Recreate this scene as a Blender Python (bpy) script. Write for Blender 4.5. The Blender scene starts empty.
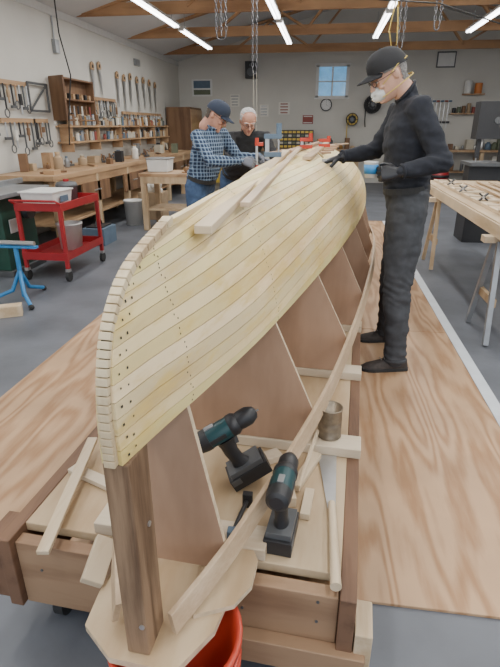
import bpy, bmesh, math, random
from mathutils import Vector, Matrix, noise
random.seed(7)
D=bpy.data; S=bpy.context.scene; COL=S.collection
V=Vector
# ---------------------------------------------------------------- materials
def newmat(name,rough=.6,metal=0):
    m=D.materials.new(name); m.use_nodes=True; nt=m.node_tree; b=nt.nodes['Principled BSDF']
    b.inputs['Roughness'].default_value=rough; b.inputs['Metallic'].default_value=metal
    return m,nt,b
def N(nt,t,**kw):
    n=nt.nodes.new(t)
    for k,v in kw.items():
        if k in n.inputs: n.inputs[k].default_value=v
        else: setattr(n,k,v)
    return n
def flat(name,c,rough=.6,metal=0,var=.1,scale=10,bump=0,emit=0,bscale=60):
    m,nt,b=newmat(name,rough,metal)
    tc=N(nt,'ShaderNodeTexCoord'); nz=N(nt,'ShaderNodeTexNoise',Scale=scale,Detail=4.0)
    nt.links.new(tc.outputs['Object'],nz.inputs['Vector'])
    cr=N(nt,'ShaderNodeValToRGB'); e=cr.color_ramp.elements
    e[0].position=.3; e[1].position=.7
    e[0].color=(*[max(0,x*(1-var)) for x in c],1); e[1].color=(*[min(1,x*(1+var)) for x in c],1)
    nt.links.new(nz.outputs['Fac'],cr.inputs['Fac']); nt.links.new(cr.outputs['Color'],b.inputs['Base Color'])
    if bump:
        n2=N(nt,'ShaderNodeTexNoise',Scale=bscale,Detail=3.0); nt.links.new(tc.outputs['Object'],n2.inputs['Vector'])
        bp=N(nt,'ShaderNodeBump',Strength=bump,Distance=.01); nt.links.new(n2.outputs['Fac'],bp.inputs['Height']); nt.links.new(bp.outputs['Normal'],b.inputs['Normal'])
    if emit:
        b.inputs['Emission Color'].default_value=(*c,1); b.inputs['Emission Strength'].default_value=emit
    return m
def wood(name,c1,c2,axis=1,s=3.,stretch=8.,k=40.,rough=.6,bump=.08,tint=False,blotch=.12,glue=None):
    m,nt,b=newmat(name,rough)
    L=nt.links.new
    tc=N(nt,'ShaderNodeTexCoord'); mp=N(nt,'ShaderNodeMapping')
    sc=[s,s,s]; sc[axis]=s/stretch; mp.inputs['Scale'].default_value=sc
    L(tc.outputs['Object'],mp.inputs['Vector'])
    n1=N(nt,'ShaderNodeTexNoise',Scale=1.0,Detail=2.0,Roughness=.4); L(mp.outputs['Vector'],n1.inputs['Vector'])
    mu=N(nt,'ShaderNodeMath',operation='MULTIPLY'); mu.inputs[1].default_value=k; L(n1.outputs['Fac'],mu.inputs[0])
    si=N(nt,'ShaderNodeMath',operation='SINE'); L(mu.outputs[0],si.inputs[0])
    ma=N(nt,'ShaderNodeMath',operation='MULTIPLY_ADD'); ma.inputs[1].default_value=.35; ma.inputs[2].default_value=.5; L(si.outputs[0],ma.inputs[0])
    n2=N(nt,'ShaderNodeTexNoise',Scale=14.0,Detail=4.0); L(mp.outputs['Vector'],n2.inputs['Vector'])
    ad=N(nt,'ShaderNodeMath',operation='MULTIPLY_ADD'); ad.inputs[1].default_value=.7; ad.inputs[2].default_value=-.35; L(n2.outputs['Fac'],ad.inputs[0])
    a2=N(nt,'ShaderNodeMath',operation='ADD',use_clamp=True); L(ma.outputs[0],a2.inputs[0]); L(ad.outputs[0],a2.inputs[1])
    cr=N(nt,'ShaderNodeValToRGB'); e=cr.color_ramp.elements; e[0].color=(*c2,1); e[1].color=(*c1,1); e[0].position=.1; e[1].position=.75
    L(a2.outputs[0],cr.inputs['Fac'])
    n3=N(nt,'ShaderNodeTexNoise',Scale=2.5,Detail=3.0); L(tc.outputs['Object'],n3.inputs['Vector'])
    m3=N(nt,'ShaderNodeMapRange'); m3.inputs[1].default_value=.3; m3.inputs[2].default_value=.7; m3.inputs[3].default_value=1-blotch; m3.inputs[4].default_value=1+blotch
    L(n3.outputs['Fac'],m3.inputs[0])
    mx=N(nt,'ShaderNodeVectorMath',operation='SCALE'); L(cr.outputs['Color'],mx.inputs[0]); L(m3.outputs[0],mx.inputs['Scale'])
    out=mx.outputs[0]
    if tint:
        at=N(nt,'ShaderNodeAttribute',attribute_name='tint'); m4=N(nt,'ShaderNodeVectorMath',operation='MULTIPLY')
        L(out,m4.inputs[0]); L(at.outputs['Color'],m4.inputs[1]); out=m4.outputs[0]
    if glue:
        mp2=N(nt,'ShaderNodeMapping'); s2=[22,22,22]; s2[axis]=4.5; mp2.inputs['Scale'].default_value=s2; L(tc.outputs['Object'],mp2.inputs['Vector'])
        n5=N(nt,'ShaderNodeTexNoise',Scale=1.0,Detail=5.0,Roughness=.6); L(mp2.outputs['Vector'],n5.inputs['Vector'])
        r5=N(nt,'ShaderNodeMapRange'); r5.inputs[1].default_value=.50; r5.inputs[2].default_value=.66; r5.inputs[3].default_value=0; r5.inputs[4].default_value=.75; L(n5.outputs['Fac'],r5.inputs[0])
        g=N(nt,'ShaderNodeMix',data_type='RGBA'); L(r5.outputs[0],g.inputs[0]); L(out,g.inputs[6]); g.inputs[7].default_value=(*glue,1); out=g.outputs[2]
    L(out,b.inputs['Base Color'])
    if bump:
        bp=N(nt,'ShaderNodeBump',Strength=bump,Distance=.005); L(a2.outputs[0],bp.inputs['Height']); L(bp.outputs['Normal'],b.inputs['Normal'])
    return m
def plaid(name):
    m,nt,b=newmat(name,.85); L=nt.links.new
    tc=N(nt,'ShaderNodeTexCoord'); sp=N(nt,'ShaderNodeSeparateXYZ'); L(tc.outputs['Object'],sp.inputs[0])
    ax=N(nt,'ShaderNodeMath',operation='MULTIPLY_ADD'); L(sp.outputs[1],ax.inputs[0]); ax.inputs[1].default_value=.7; L(sp.outputs[0],ax.inputs[2])
    def band(src,f,ph,th):
        q=N(nt,'ShaderNodeMath',operation='MULTIPLY_ADD'); L(src,q.inputs[0]); q.inputs[1].default_value=f; q.inputs[2].default_value=ph
        s_=N(nt,'ShaderNodeMath',operation='SINE'); L(q.outputs[0],s_.inputs[0])
        g=N(nt,'ShaderNodeMath',operation='GREATER_THAN'); L(s_.outputs[0],g.inputs[0]); g.inputs[1].default_value=th; return g.outputs[0]
    F=200
    v1=band(ax.outputs[0],F,0,-.2); h1=band(sp.outputs[2],F,0,-.2); v2=band(ax.outputs[0],F,2.9,.96); h2=band(sp.outputs[2],F,2.9,.96)
    def mix(f,a,bb):
        x=N(nt,'ShaderNodeMix',data_type='RGBA'); L(f,x.inputs[0])
        if isinstance(a,tuple): x.inputs[6].default_value=a
        else: L(a,x.inputs[6])
        x.inputs[7].default_value=bb; return x.outputs[2]
    s_=N(nt,'ShaderNodeMath',operation='MULTIPLY_ADD'); L(v1,s_.inputs[0]); s_.inputs[1].default_value=.5
    hh=N(nt,'ShaderNodeMath',operation='MULTIPLY'); L(h1,hh.inputs[0]); hh.inputs[1].default_value=.5; L(hh.outputs[0],s_.inputs[2])
    c=mix(s_.outputs[0],(.11,.19,.30,1),(.010,.022,.055,1))
    c=mix(v2,c,(.30,.36,.44,1)); c=mix(h2,c,(.30,.36,.44,1))
    L(c,b.inputs['Base Color']); return m
M={}
M['wall']=flat('painted_wall',(.57,.555,.51),.8,var=.04,scale=1.5,bump=.05)
M['ceil']=flat('ceiling_paint',(.60,.61,.62),.8,var=.03,scale=2)
M['conc']=flat('concrete',(.125,.135,.155),.45,var=.30,scale=1.7,bump=.08,bscale=25)
M['ply']=wood('floor_plywood',(.46,.295,.17),(.315,.17,.08),1,4.2,7,64,.55,.08,False,.13)
M['ply2']=wood('platform_plywood',(.50,.38,.24),(.41,.285,.16),1,3,5,30,.6)
M['pedge']=flat('plywood_edge',(.56,.44,.30),.7,var=.2,scale=40)
M['mold']=wood('mold_plywood',(.43,.275,.18),(.35,.215,.135),2,3,4,25,.65)
M['strip']=wood('cedar_strip',(.82,.70,.40),(.70,.53,.25),1,9,16,14,.45,.05,True,.10,(.66,.47,.14))
M['seam']=flat('seam_glue',(.26,.155,.055),.8)
M['dark']=flat('dark_gap',(.03,.025,.02),.9)
M['stem']=wood('stem_wood',(.62,.51,.33),(.42,.30,.17),2,9,8,20,.6)
M['post']=wood('fir_post',(.26,.165,.095),(.11,.06,.03),2,14,14,18,.65)
M['rail']=wood('rail_wood',(.17,.09,.05),(.10,.05,.027),1,8,10,16,.65)
M['front']=wood('front_board_wood',(.32,.20,.115),(.22,.125,.068),0,5,9,26,.6)
M['pine']=wood('pine_x',(.60,.50,.37),(.49,.38,.26),0,8,10,14,.6)
M['piney']=wood('pine_y',(.60,.48,.33),(.48,.35,.21),1,8,10,14,.6)
M['pinez']=wood('pine_z',(.50,.37,.23),(.37,.25,.14),2,8,10,14,.6)
M['beam']=wood('truss_lumber',(.42,.24,.12),(.29,.15,.07),0,5,10,14,.7)
M['bench']=wood('bench_wood',(.42,.27,.15),(.30,.175,.09),1,5,8,14,.5)
M['batten']=wood('ash_batten',(.58,.44,.30),(.44,.31,.19),1,12,14,10,.5)
M['black']=flat('black_plastic',(.02,.02,.022),.45)
M['rubber']=flat('black_rubber',(.025,.025,.025),.8)
M['grey']=flat('grey_metal',(.30,.31,.32),.4,.6)
M['dgrey']=flat('dark_grey_metal',(.10,.105,.11),.45,.3)
M['steel']=flat('steel',(.50,.50,.50),.35,.85)
M['teal']=flat('teal_plastic',(.008,.05,.057),.4)
M['red']=flat('red_paint',(.32,.015,.02),.4)
M['bucketred']=flat('red_bucket_plastic',(.50,.05,.025),.35)
M['white']=flat('white_plastic',(.66,.66,.64),.5,var=.04)
M['green']=flat('green_machine_paint',(.015,.065,.045),.4)
M['blue']=flat('blue_paint',(.03,.20,.45),.4)
M['yellow']=flat('yellow_plastic',(.62,.43,.06),.5)
M['orange']=flat('orange_plastic',(.60,.20,.05),.5)
M['brown']=wood('brown_cabinet',(.20,.11,.055),(.12,.06,.03),2,5,8,14,.6)
M['tan']=flat('tan_box',(.36,.26,.16),.8)
M['mutedred']=flat('muted_red',(.26,.06,.045),.6); M['mutedblue']=flat('muted_blue',(.10,.15,.21),.6); M['olive']=flat('olive_green',(.12,.14,.09),.6); M['cream']=flat('cream_label',(.5,.46,.37),.7); M['amber']=flat('amber_jar',(.28,.15,.04),.3)
M['tin']=flat('rusty_tin',(.24,.20,.15),.4,.7,var=.3,scale=30)
M['tape']=flat('floor_tape',(.62,.66,.70),.5,var=.05)
M['lamp']=flat('lamp_tube',(1,1,1),.5,var=0,emit=9)
M['glass']=flat('window_sky',(.14,.34,.56),.1,var=.45,scale=5,emit=.8)
M['skin']=flat('skin',(.56,.33,.24),.55,var=.08,scale=25)
M['skinr']=flat('skin_ruddy',(.50,.26,.185),.55,var=.08,scale=25)
M['lip']=flat('lips',(.38,.15,.12),.5)
M['eyew']=flat('eye_white',(.75,.73,.7),.3,var=0)
M['hairg']=flat('grey_hair',(.20,.19,.18),.8,var=.4,scale=90,bump=.5,bscale=150)
M['hairs']=flat('silver_hair',(.42,.41,.40),.8,var=.3,scale=90,bump=.5,bscale=150)
M['hairb']=flat('dark_hair',(.09,.07,.055),.8,var=.4,scale=90,bump=.5,bscale=150)
M['shirtb']=flat('black_shirt',(.013,.015,.022),.9,var=.25,scale=30,bump=.1)
M['sweater']=flat('charcoal_sweater',(.02,.02,.022),.9,var=.2,scale=40,bump=.1)
M['pants']=flat('charcoal_trousers',(.045,.048,.054),.85,var=.2,scale=25,bump=.1)
M['jeans']=flat('blue_jeans',(.045,.085,.17),.85,var=.2,scale=30,bump=.1)
M['cap']=flat('black_cap',(.014,.014,.016),.8)
M['capn']=flat('navy_cap',(.02,.03,.055),.8)
M['glove']=flat('black_nitrile_glove',(.015,.015,.018),.35)
M['gloveb']=flat('grey_glove',(.12,.13,.16),.5)
M['shoe']=flat('brown_shoe',(.045,.035,.03),.7,var=.3,scale=40)
M['plaid']=plaid('plaid_fabric')
M['paper']=flat('paper',(.68,.66,.60),.8,var=.05)
M['cable']=flat('black_cable',(.015,.015,.015),.6)
M['chain']=flat('chain_steel',(.16,.16,.17),.35,.8)
M['yrope']=flat('yellow_rope',(.55,.40,.10),.8)
M['lrope']=flat('light_cord',(.5,.47,.38),.8)
PAL=[M[k] for k in ('mutedred','mutedblue','tan','bench','brown','cream','tan','black','grey','brown','olive','pinez','steel','dgrey','paper','amber','brown','cream')]
# ---------------------------------------------------------------- builder
def basis(d,up=V((0,0,1))):
    z=V(d).normalized(); x=up.cross(z)
    if x.length<1e-4: x=V((1,0,0)).cross(z)
    if x.length<1e-4: x=V((0,1,0)).cross(z)
    x.normalize(); y=z.cross(x); return Matrix((x,y,z)).transposed()
class MB:
    def __init__(s,name): s.n=name; s.v=[]; s.f=[]; s.fm=[]; s.mats=[]; s.sm=[]; s.M=Matrix(); s.tint=None
    def mi(s,m):
        if isinstance(m,str): m=M[m]
        if m not in s.mats: s.mats.append(m)
        return s.mats.index(m)
    def add(s,vs,fs,m,smooth=False):
        o=len(s.v); s.v+=[s.M@V(v) for v in vs]; i=s.mi(m)
        for f in fs: s.f.append([o+a for a in f]); s.fm.append(i); s.sm.append(smooth)
    def box(s,c,sz,m,rot=None,tp=1.0):
        R=Matrix.Identity(3)
        if rot is not None: R=rot if isinstance(rot,Matrix) else Matrix.Rotation(rot[2],3,'Z')@Matrix.Rotation(rot[1],3,'Y')@Matrix.Rotation(rot[0],3,'X')
        h=V(sz)/2; vs=[]
        for z in(-1,1):
            k=tp if z>0 else 1
            for x,y in((-1,-1),(1,-1),(1,1),(-1,1)): vs.append(V(c)+R@V((x*h.x*k,y*h.y*k,z*h.z)))
        s.add(vs,[(3,2,1,0),(4,5,6,7),(0,1,5,4),(1,2,6,5),(2,3,7,6),(3,0,4,7)],m)
    def beam(s,p0,p1,w,h,m,up=V((0,0,1))):
        p0=V(p0);p1=V(p1); R=basis(p1-p0,up); s.box((p0+p1)/2,(w,h,(p1-p0).length),m,R)
    def ring(s,cs,m,smooth=True,cap=True):
        n=len(cs[0]); vs=[p for r in cs for p in r]; fs=[]
        for i in range(len(cs)-1):
            for j in range(n): fs.append((i*n+j,i*n+(j+1)%n,(i+1)*n+(j+1)%n,(i+1)*n+j))
        s.add(vs,fs,m,smooth)
        if cap: s.add(list(cs[0]),[tuple(reversed(range(n)))],m); s.add(list(cs[-1]),[tuple(range(n))],m)
    def cyl(s,p0,p1,r0,m,r1=None,n=16,cap=True):
        r1=r0 if r1 is None else r1; p0=V(p0);p1=V(p1);R=basis(p1-p0)
        s.ring([[p+R@V((r*math.cos(2*math.pi*i/n),r*math.sin(2*math.pi*i/n),0)) for i in range(n)] for p,r in((p0,r0),(p1,r1))],m,True,cap)
    def tube(s,pts,r,m,n=8,round_=False,closed=False):
        pts=[V(p) for p in pts]; k=len(pts); rs=[r]*k if isinstance(r,(int,float)) else list(r)
        if round_:
            d0=(pts[0]-pts[1]).normalized(); d1=(pts[-1]-pts[-2]).normalized()
            a=[(pts[0]+d0*rs[0]*q,rs[0]*math.sqrt(max(0,1-q*q))+1e-4) for q in(.98,.85,.6,.3)]
            b=[(pts[-1]+d1*rs[-1]*q,rs[-1]*math.sqrt(max(0,1-q*q))+1e-4) for q in(.3,.6,.85,.98)]
            pts=[x[0] for x in a]+pts+[x[0] for x in b]; rs=[x[1] for x in a]+rs+[x[1] for x in b]; k=len(pts)
        cs=[]; up=None
        for i in range(k):
            if closed: d=pts[(i+1)%k]-pts[i-1]
            else: d=pts[min(i+1,k-1)]-pts[max(i-1,0)]
            d.normalize()
            if up is None:
                up=V((0,0,1)) if abs(d.z)<.9 else V((1,0,0))
            x=up.cross(d); x.normalize(); y=d.cross(x); up=y
            cs.append([pts[i]+x*rs[i]*math.cos(2*math.pi*j/n)+y*rs[i]*math.sin(2*math.pi*j/n) for j in range(n)])
        if closed: cs.append(cs[0]); s.ring(cs,m,True,False)
        else: s.ring(cs,m,True,True)
    def lathe(s,prof,o,m,n=24,R=None,cap=True):
        R=R or Matrix.Identity(3); o=V(o)
        s.ring([[o+R@V((r*math.cos(2*math.pi*i/n),r*math.sin(2*math.pi*i/n),z)) for i in range(n)] for r,z in prof],m,True,cap)
    def ell(s,c,r,m,R=None,nu=14,nv=8):
        R=R or Matrix.Identity(3); c=V(c); cs=[]
        for i in range(nv+1):
            a=-math.pi/2+math.pi*(i*.98+.01*nv)/nv
            cs.append([c+R@V((r[0]*math.cos(a)*math.cos(2*math.pi*j/nu),r[1]*math.cos(a)*math.sin(2*math.pi*j/nu),r[2]*math.sin(a))) for j in range(nu)])
        s.ring(cs,m)
    def prism(s,pts,depth,m,Mx=None,edge=None):
        Mx=Mx or Matrix(); n=len(pts)
        vs=[Mx@V((p[0],p[1],0)) for p in pts]+[Mx@V((p[0],p[1],depth)) for p in pts]
        s.add(vs,[tuple(reversed(range(n))),tuple(range(n,2*n))],m)
        s.add(vs,[(i,(i+1)%n,n+(i+1)%n,n+i) for i in range(n)],edge or m)
    def mesh(s):
        me=D.meshes.new(s.n); me.from_pydata([tuple(v) for v in s.v],[],s.f)
        for m in s.mats: me.materials.append(m)
        me.polygons.foreach_set('material_index',s.fm); me.polygons.foreach_set('use_smooth',s.sm)
        me.update()
        bm=bmesh.new(); bm.from_mesh(me); bmesh.ops.recalc_face_normals(bm,faces=bm.faces); bm.to_mesh(me); bm.free()
        return me
    def done(s,bevel=0,parent=None,mat=None):
        me=s.mesh(); ob=D.objects.new(s.n,me); COL.objects.link(ob)
        if mat: ob.matrix_world=mat
        if parent: ob.parent=parent
        if bevel:
            b=ob.modifiers.new('bevel','BEVEL'); b.width=bevel; b.segments=2; b.limit_method='ANGLE'; b.angle_limit=.7
        return ob
def empty(name,loc=(0,0,0)):
    e=D.objects.new(name,None); e.empty_display_size=.1; COL.objects.link(e); return e
def fuse(mb,voxel,sm,name,parent,mats,assign,disp=None,smf=.5):
    me=mb.mesh(); ob=D.objects.new('tmp',me); COL.objects.link(ob)
    r=ob.modifiers.new('r','REMESH'); r.mode='VOXEL'; r.voxel_size=voxel
    if sm:
        q=ob.modifiers.new('s','SMOOTH'); q.iterations=sm; q.factor=smf
    dg=bpy.context.evaluated_depsgraph_get(); dg.update()
    em=D.meshes.new_from_object(ob.evaluated_get(dg)); D.objects.remove(ob)
    em.materials.clear()
    for m in mats: em.materials.append(M[m] if isinstance(m,str) else m)
    if disp:
        ns=[v.normal.copy() for v in em.vertices]
        for v,n_ in zip(em.vertices,ns): v.co=v.co+n_*disp(v.co)
    for p in em.polygons:
        p.use_smooth=True; p.material_index=assign(p.center) if assign else 0
    em.name=name; em.update()
    o=D.objects.new(name,em); COL.objects.link(o); o.parent=parent; return o
def cr(tab,x):
    n=len(tab)
    if x<=tab[0][0]: return tab[0][1]
    if x>=tab[-1][0]: return tab[-1][1]
    for i in range(n-1):
        if x<=tab[i+1][0]: break
    x0,y0=tab[i];x1,y1=tab[i+1];h=x1-x0;t=(x-x0)/h
    def sl(j):
        if j==0: return (tab[1][1]-tab[0][1])/(tab[1][0]-tab[0][0])
        if j==n-1: return (tab[-1][1]-tab[-2][1])/(tab[-1][0]-tab[-2][0])
        return (tab[j+1][1]-tab[j-1][1])/(tab[j+1][0]-tab[j-1][0])
    m0=sl(i)*h;m1=sl(i+1)*h
    return (2*t**3-3*t*t+1)*y0+(t**3-2*t*t+t)*m0+(-2*t**3+3*t*t)*y1+(t**3-t*t)*m1
def smst(x): x=max(0,min(1,x)); return x*x*(3-2*x)
# ---------------------------------------------------------------- room
XL,XR,YB,YF,H,RX,RZ=-4.1,6.5,14.8,-3.0,3.05,1.2,4.5
b=MB('floor'); b.box(((XL+XR)/2,(YB+YF)/2,-.05),(XR-XL+.3,YB-YF+.3,.1),'conc'); b.done()
b=MB('wall_left'); b.box((XL-.06,(YB+YF)/2,H/2),(.12,YB-YF,H),'wall'); b.done()
b=MB('wall_right'); b.box((XR+.06,(YB+YF)/2,H/2),(.12,YB-YF,H),'wall'); b.done()
wx0,wx1,wz0,wz1=-.34,.44,2.16,2.92
b=MB('wall_back')
b.box(((XL+wx0)/2,YB+.06,H/2),(wx0-XL,.12,H),'wall'); b.box(((XR+wx1)/2,YB+.06,H/2),(XR-wx1,.12,H),'wall')
b.box(((wx0+wx1)/2,YB+.06,wz0/2),(wx1-wx0,.12,wz0),'wall'); b.box(((wx0+wx1)/2,YB+.06,(wz1+H)/2),(wx1-wx0,.12,H-wz1),'wall')
b.prism([(XL,H),(XR,H),(RX,RZ)],.12,'wall',Matrix.Translation((0,YB+.12,0))@Matrix.Rotation(math.pi/2,4,'X'))
b.done()
b=MB('window_1')
for z in(wz0,wz1): b.box(((wx0+wx1)/2,YB-.01,z),(wx1-wx0+.14,.05,.08),'white')
for x in(wx0,wx1): b.box((x,YB-.01,(wz0+wz1)/2),(.08,.05,wz1-wz0),'white')
b.box(((wx0+wx1)/2,YB+.02,(wz0+wz1)/2),(.045,.03,wz1-wz0),'white'); b.box(((wx0+wx1)/2,YB+.02,(wz0+wz1)/2),(wx1-wx0,.03,.03),'white')
b.box(((wx0+wx1)/2,YB+.06,(wz0+wz1)/2),(wx1-wx0,.01,wz1-wz0),'glass'); b.done()
b=MB('ceiling')
b.add([(XL,YF,H),(RX,YF,RZ),(RX,YB,RZ),(XL,YB,H)],[(0,1,2,3)],'ceil'); b.add([(RX,YF,RZ),(XR,YF,H),(XR,YB,H),(RX,YB,RZ)],[(0,1,2,3)],'ceil'); b.done()
b=MB('trim_left'); b.box((XL+.012,(YB+YF)/2,H-.05),(.024,YB-YF,.1),'white'); b.done()
b=MB('baseboard_left'); b.box((XL+.01,(YB+YF)/2,.05),(.02,YB-YF,.1),'white'); b.done()
for yy in(8.8,11.0,13.4):
    b=MB('roof_truss'); z0=H+.01
    b.box(((XL+XR)/2,yy,z0+.085),(XR-XL,.04,.17),'beam')
    for sx in(-1,1):
        e=XL if sx<0 else XR
        b.beam((e-sx*.15,yy,z0+.03),(RX,yy,RZ-.1),.04,.12,'beam',V((0,1,0)))
        for f,g in((.35,.5),(.68,.5),(.68,.85)):
            xa=e+(RX-e)*f; xb=e+(RX-e)*g
            b.beam((xa,yy,z0+.1),(xb,yy,H+(RZ-H)*g-.08),.04,.09,'beam',V((0,1,0)))
    b.done()
# lights
fx=None
for x,ye in((-2.6,12.),(-.86,11.5),(.79,11.),(2.36,10.6),(4.1,10.3)):
    for i in range(5):
        yc=ye-1.15-i*2.6
        if fx is None:
            b=MB('fluorescent_light_fixture'); b.box((0,0,.02),(.11,2.35,.035),'white')
            for sx in(-.03,.03): b.cyl((sx,-1.15,-.012),(sx,1.15,-.012),.016,'lamp',n=10)
            for yy in(-1.16,1.16): b.box((0,yy,-.005),(.10,.03,.05),'white')
            for yy in(-.9,.9): b.cyl((0,yy,.03),(0,yy,.36),.004,'grey',n=6)
            o=b.done(); fx=o.data
        else: o=D.objects.new('fluorescent_light_fixture',fx); COL.objects.link(o)
        o.location=(x,yc,3.0)
        la=D.lights.new('tube_light','AREA'); la.shape='RECTANGLE'; la.size=.14; la.size_y=2.3; la.energy=24; la.color=(1,.98,.94)
        lo=D.objects.new('tube_light',la); COL.objects.link(lo); lo.location=(0,0,-.035); lo.parent=o
W=D.worlds.new('World'); S.world=W; W.use_nodes=True
W.node_tree.nodes['Background'].inputs[0].default_value=(.80,.88,1,1); W.node_tree.nodes['Background'].inputs[1].default_value=1.6
# floor plywood
for cx in(-1.78,-.405):
    for k in range(3):
        b=MB('floor_plywood_sheet'); b.box((cx+.686,1.22+k*2.44+1.22,.006),(1.369,2.434,.012),'ply'); b.done(.002)
b=MB('floor_tape'); b.box((1.01,4.9,.0015),(.07,7.4,.003),'tape'); b.done()
# ---------------------------------------------------------------- boat frame
OB=Matrix.Translation((-.375,.70,0))@Matrix.Rotation(-math.radians(3.6),4,'Z')
OBB=Matrix.Translation((-.352,.70,0))@Matrix.Rotation(-math.radians(3.6),4,'Z')
boat=empty('upside_down_strip_planked_boat'); boat.matrix_world=OBB
LN=5.8
BT=[(0,.012),(.25,.070),(.9,.18),(1.5,.27),(1.9,.325),(2.7,.41),(3.5,.46),(4.2,.46),(4.8,.38),(5.3,.22),(5.6,.09),(5.8,.014)]
SS=[(0,0),(.2,.0),(.4,.015),(.6,.06),(.8,.155),(1,.36)]
SZ=[(0,.885),(.2,.98),(.4,1.075),(.6,1.155),(.8,1.218),(1,1.266)]
KZ=.425
def hp(v,tt,sg=1):
    sst=cr(SS,v); s=sst+(LN-2*sst)*tt; m=min(tt,1-tt)
    e=1.6+(.95-1.6)*smst(m/.35); ph=v*math.pi/2
    w=cr(BT,tt*LN)*max(0,math.cos(ph))**e+.008*(1-smst(m/.03))*math.cos(ph)
    zm=.86+KZ*math.sin(ph)**e; z=cr(SZ,v)+(zm-cr(SZ,v))*smst(m/.14)
    return V((sg*w,s,z))
def hn(v,tt,sg):
    d=.004; a=hp(min(1,v+d),tt,sg)-hp(max(0,v-d),tt,sg); c=hp(v,min(1,tt+d),sg)-hp(v,max(0,tt-d),sg)
    n=a.cross(c); 
    if n.length<1e-9: return V((sg,0,0))
    n.normalize()
    if n.x*sg+n.z*.5<0: n=-n
    return n
b=MB('planking'); tints=[]
NV,NT=15,56
def addt(vs,fs,m,t,sm=False):
    b.add(vs,fs,m,sm); tints.extend([t]*len(fs))
for sg in(1,-1):
    for j in range(NV):
        v0=j/NV+.0018; v1=(j+1)/NV-.0018
        if j==NV-1: v1=1
        cuts=[0,1] if j%3 else [0,.3+.4*random.random(),1]
        for c in range(len(cuts)-1):
            g=random.uniform(.80,1.08); t=(g,g*random.uniform(.93,1.0),g*random.uniform(.74,1.06))
            vs=[];fs=[]; K=NT if len(cuts)==2 else NT//2
            t0=cuts[c]+(.0006 if c else 0); t1=cuts[c+1]-.0006*(c<len(cuts)-2)
            for i in range(K+1):
                tt=t0+(t1-t0)*i/K
                if len(cuts)==2: tt=.5*tt+.5*(.5-.5*math.cos(math.pi*tt))
                for vv,dp in((v0,.0),(v1,.0),(v1,.009),(v0,.009)):
                    vs.append(hp(vv,tt,sg)-hn(vv,tt,sg)*dp)
            for i in range(K):
                o=i*4
                for q in range(4): fs.append((o+q,o+(q+1)%4,o+4+(q+1)%4,o+4+q))
            fs+= [(0,1,2,3),(K*4+3,K*4+2,K*4+1,K*4)]
            addt(vs,fs,'strip',t)
    vs=[];fs=[];Kv=20
    for i in range(NT+1):
        for k in range(Kv+1):
            tt=i/NT; tt=.5*tt+.5*(.5-.5*math.cos(math.pi*tt)); vs.append(hp(k/Kv*.985+.008,tt,sg)-hn(k/Kv*.98+.01,tt,sg)*.003)
    for i in range(NT):
        for k in range(Kv):
            o=i*(Kv+1)+k; fs.append((o,o+1,o+Kv+2,o+Kv+1))
    addt(vs,fs,'seam',(1,1,1))
    # fasteners
    for k in range(9):
        s=.25+.6*k+.0
        for j in range(NV):
            for off in(-.18,.18):
                v=(j+.5+off)/NV; sst=cr(SS,v); tt=(s+random.uniform(-.008,.008)-sst)/(LN-2*sst)
                if tt<.01 or tt>.99: continue
                p=hp(v,tt,sg); n=hn(v,tt,sg); R=basis(n)
                addt([p+n*.0008+R@V((.0024*math.cos(a),.0024*math.sin(a),0)) for a in(0,1.05,2.1,3.14,4.19,5.24)],[(0,1,2,3,4,5)],'dark',(1,1,1))
    for j in range(NV):
        for dt in(.0035,.0075):
            v=(j+.5+random.uniform(-.12,.12))/NV; p=hp(v,dt+random.uniform(-.0007,.0007),sg); n=hn(v,dt,sg); R=basis(n); h=random.uniform(.0018,.0028)
            addt([p+n*.001+R@V(q) for q in((-h,-h,0),(h,-h,0),(h,h,0),(-h,h,0))],[(0,1,2,3)],'dark',(1,1,1))
o=b.done(); o.parent=boat; o.matrix_parent_inverse=Matrix()
ca=o.data.color_attributes.new('tint','FLOAT_COLOR','CORNER')
for p,t in zip(o.data.polygons,tints):
    for li in p.loop_indices: ca.data[li].color=(*t,1)
b=MB('outer_stem')
for i in range(30):
    v0=i/30+.001; v1=(i+1)/30-.0025
    p0=V((0,cr(SS,v0)-.003,cr(SZ,v0))); p1=V((0,cr(SS,v1)-.003,cr(SZ,v1)))
    b.beam(p0,p1,.022,.016,'stem',V((0,1,0)))
for i in range(29):
    v=(i+1)/30-.001; b.box((0,cr(SS,v)+.004,cr(SZ,v)),(.019,.014,.005),'dark')
b.done(.0015,boat)
b=MB('stem_post'); b.box((0.004,.046,.633),(.052,.088,.505),'post'); b.cyl((.02,-.001,.47),(.02,.004,.47),.006,'steel'); b.cyl((.028,.06,.7),(.033,.06,.7),.006,'steel')
b.box((0,.003,.925),(.024,.02,.08),'stem'); b.done(.004,boat)
BSH=[(0,.03),(.25,.145),(.88,.315),(1.45,.405),(2.1,.475),(2.9,.53),(3.7,.54),(4.4,.48),(5.0,.34),(5.5,.14),(5.75,.03)]
BSZ=[(0,.415),(.25,.47),(.88,.53),(1.45,.56),(2.1,.58),(2.9,.60),(3.7,.60),(4.4,.58),(5.0,.55),(5.75,.50)]
b=MB('station_molds')
for k in range(9):
    s=.25+.6*k; pts=[]
    bs=cr(BSH,s); zs=cr(BSZ,s)
    pts=[(bs*.93,.402),(bs-.004,zs)]
    for q in range(25):
        v=q/24; sst=cr(SS,v); tt=(s-sst)/(LN-2*sst)
        if tt<=.002 or tt>=.998: break
        p=hp(v,tt); n=hn(v,tt,1); p=p-n*.012
        pts.append((max(p.x,0.0),p.z))
    full=[p for p in pts if p[0]>.001]; full=full+[(-x,z) for x,z in reversed(full)]
    b.prism(full,.016,'mold',Matrix.Translation((0,s+.008,0))@Matrix.Rotation(math.pi/2,4,'X'),'pedge')
b.done(0,boat)
b=MB('sheer_battens')
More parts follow.
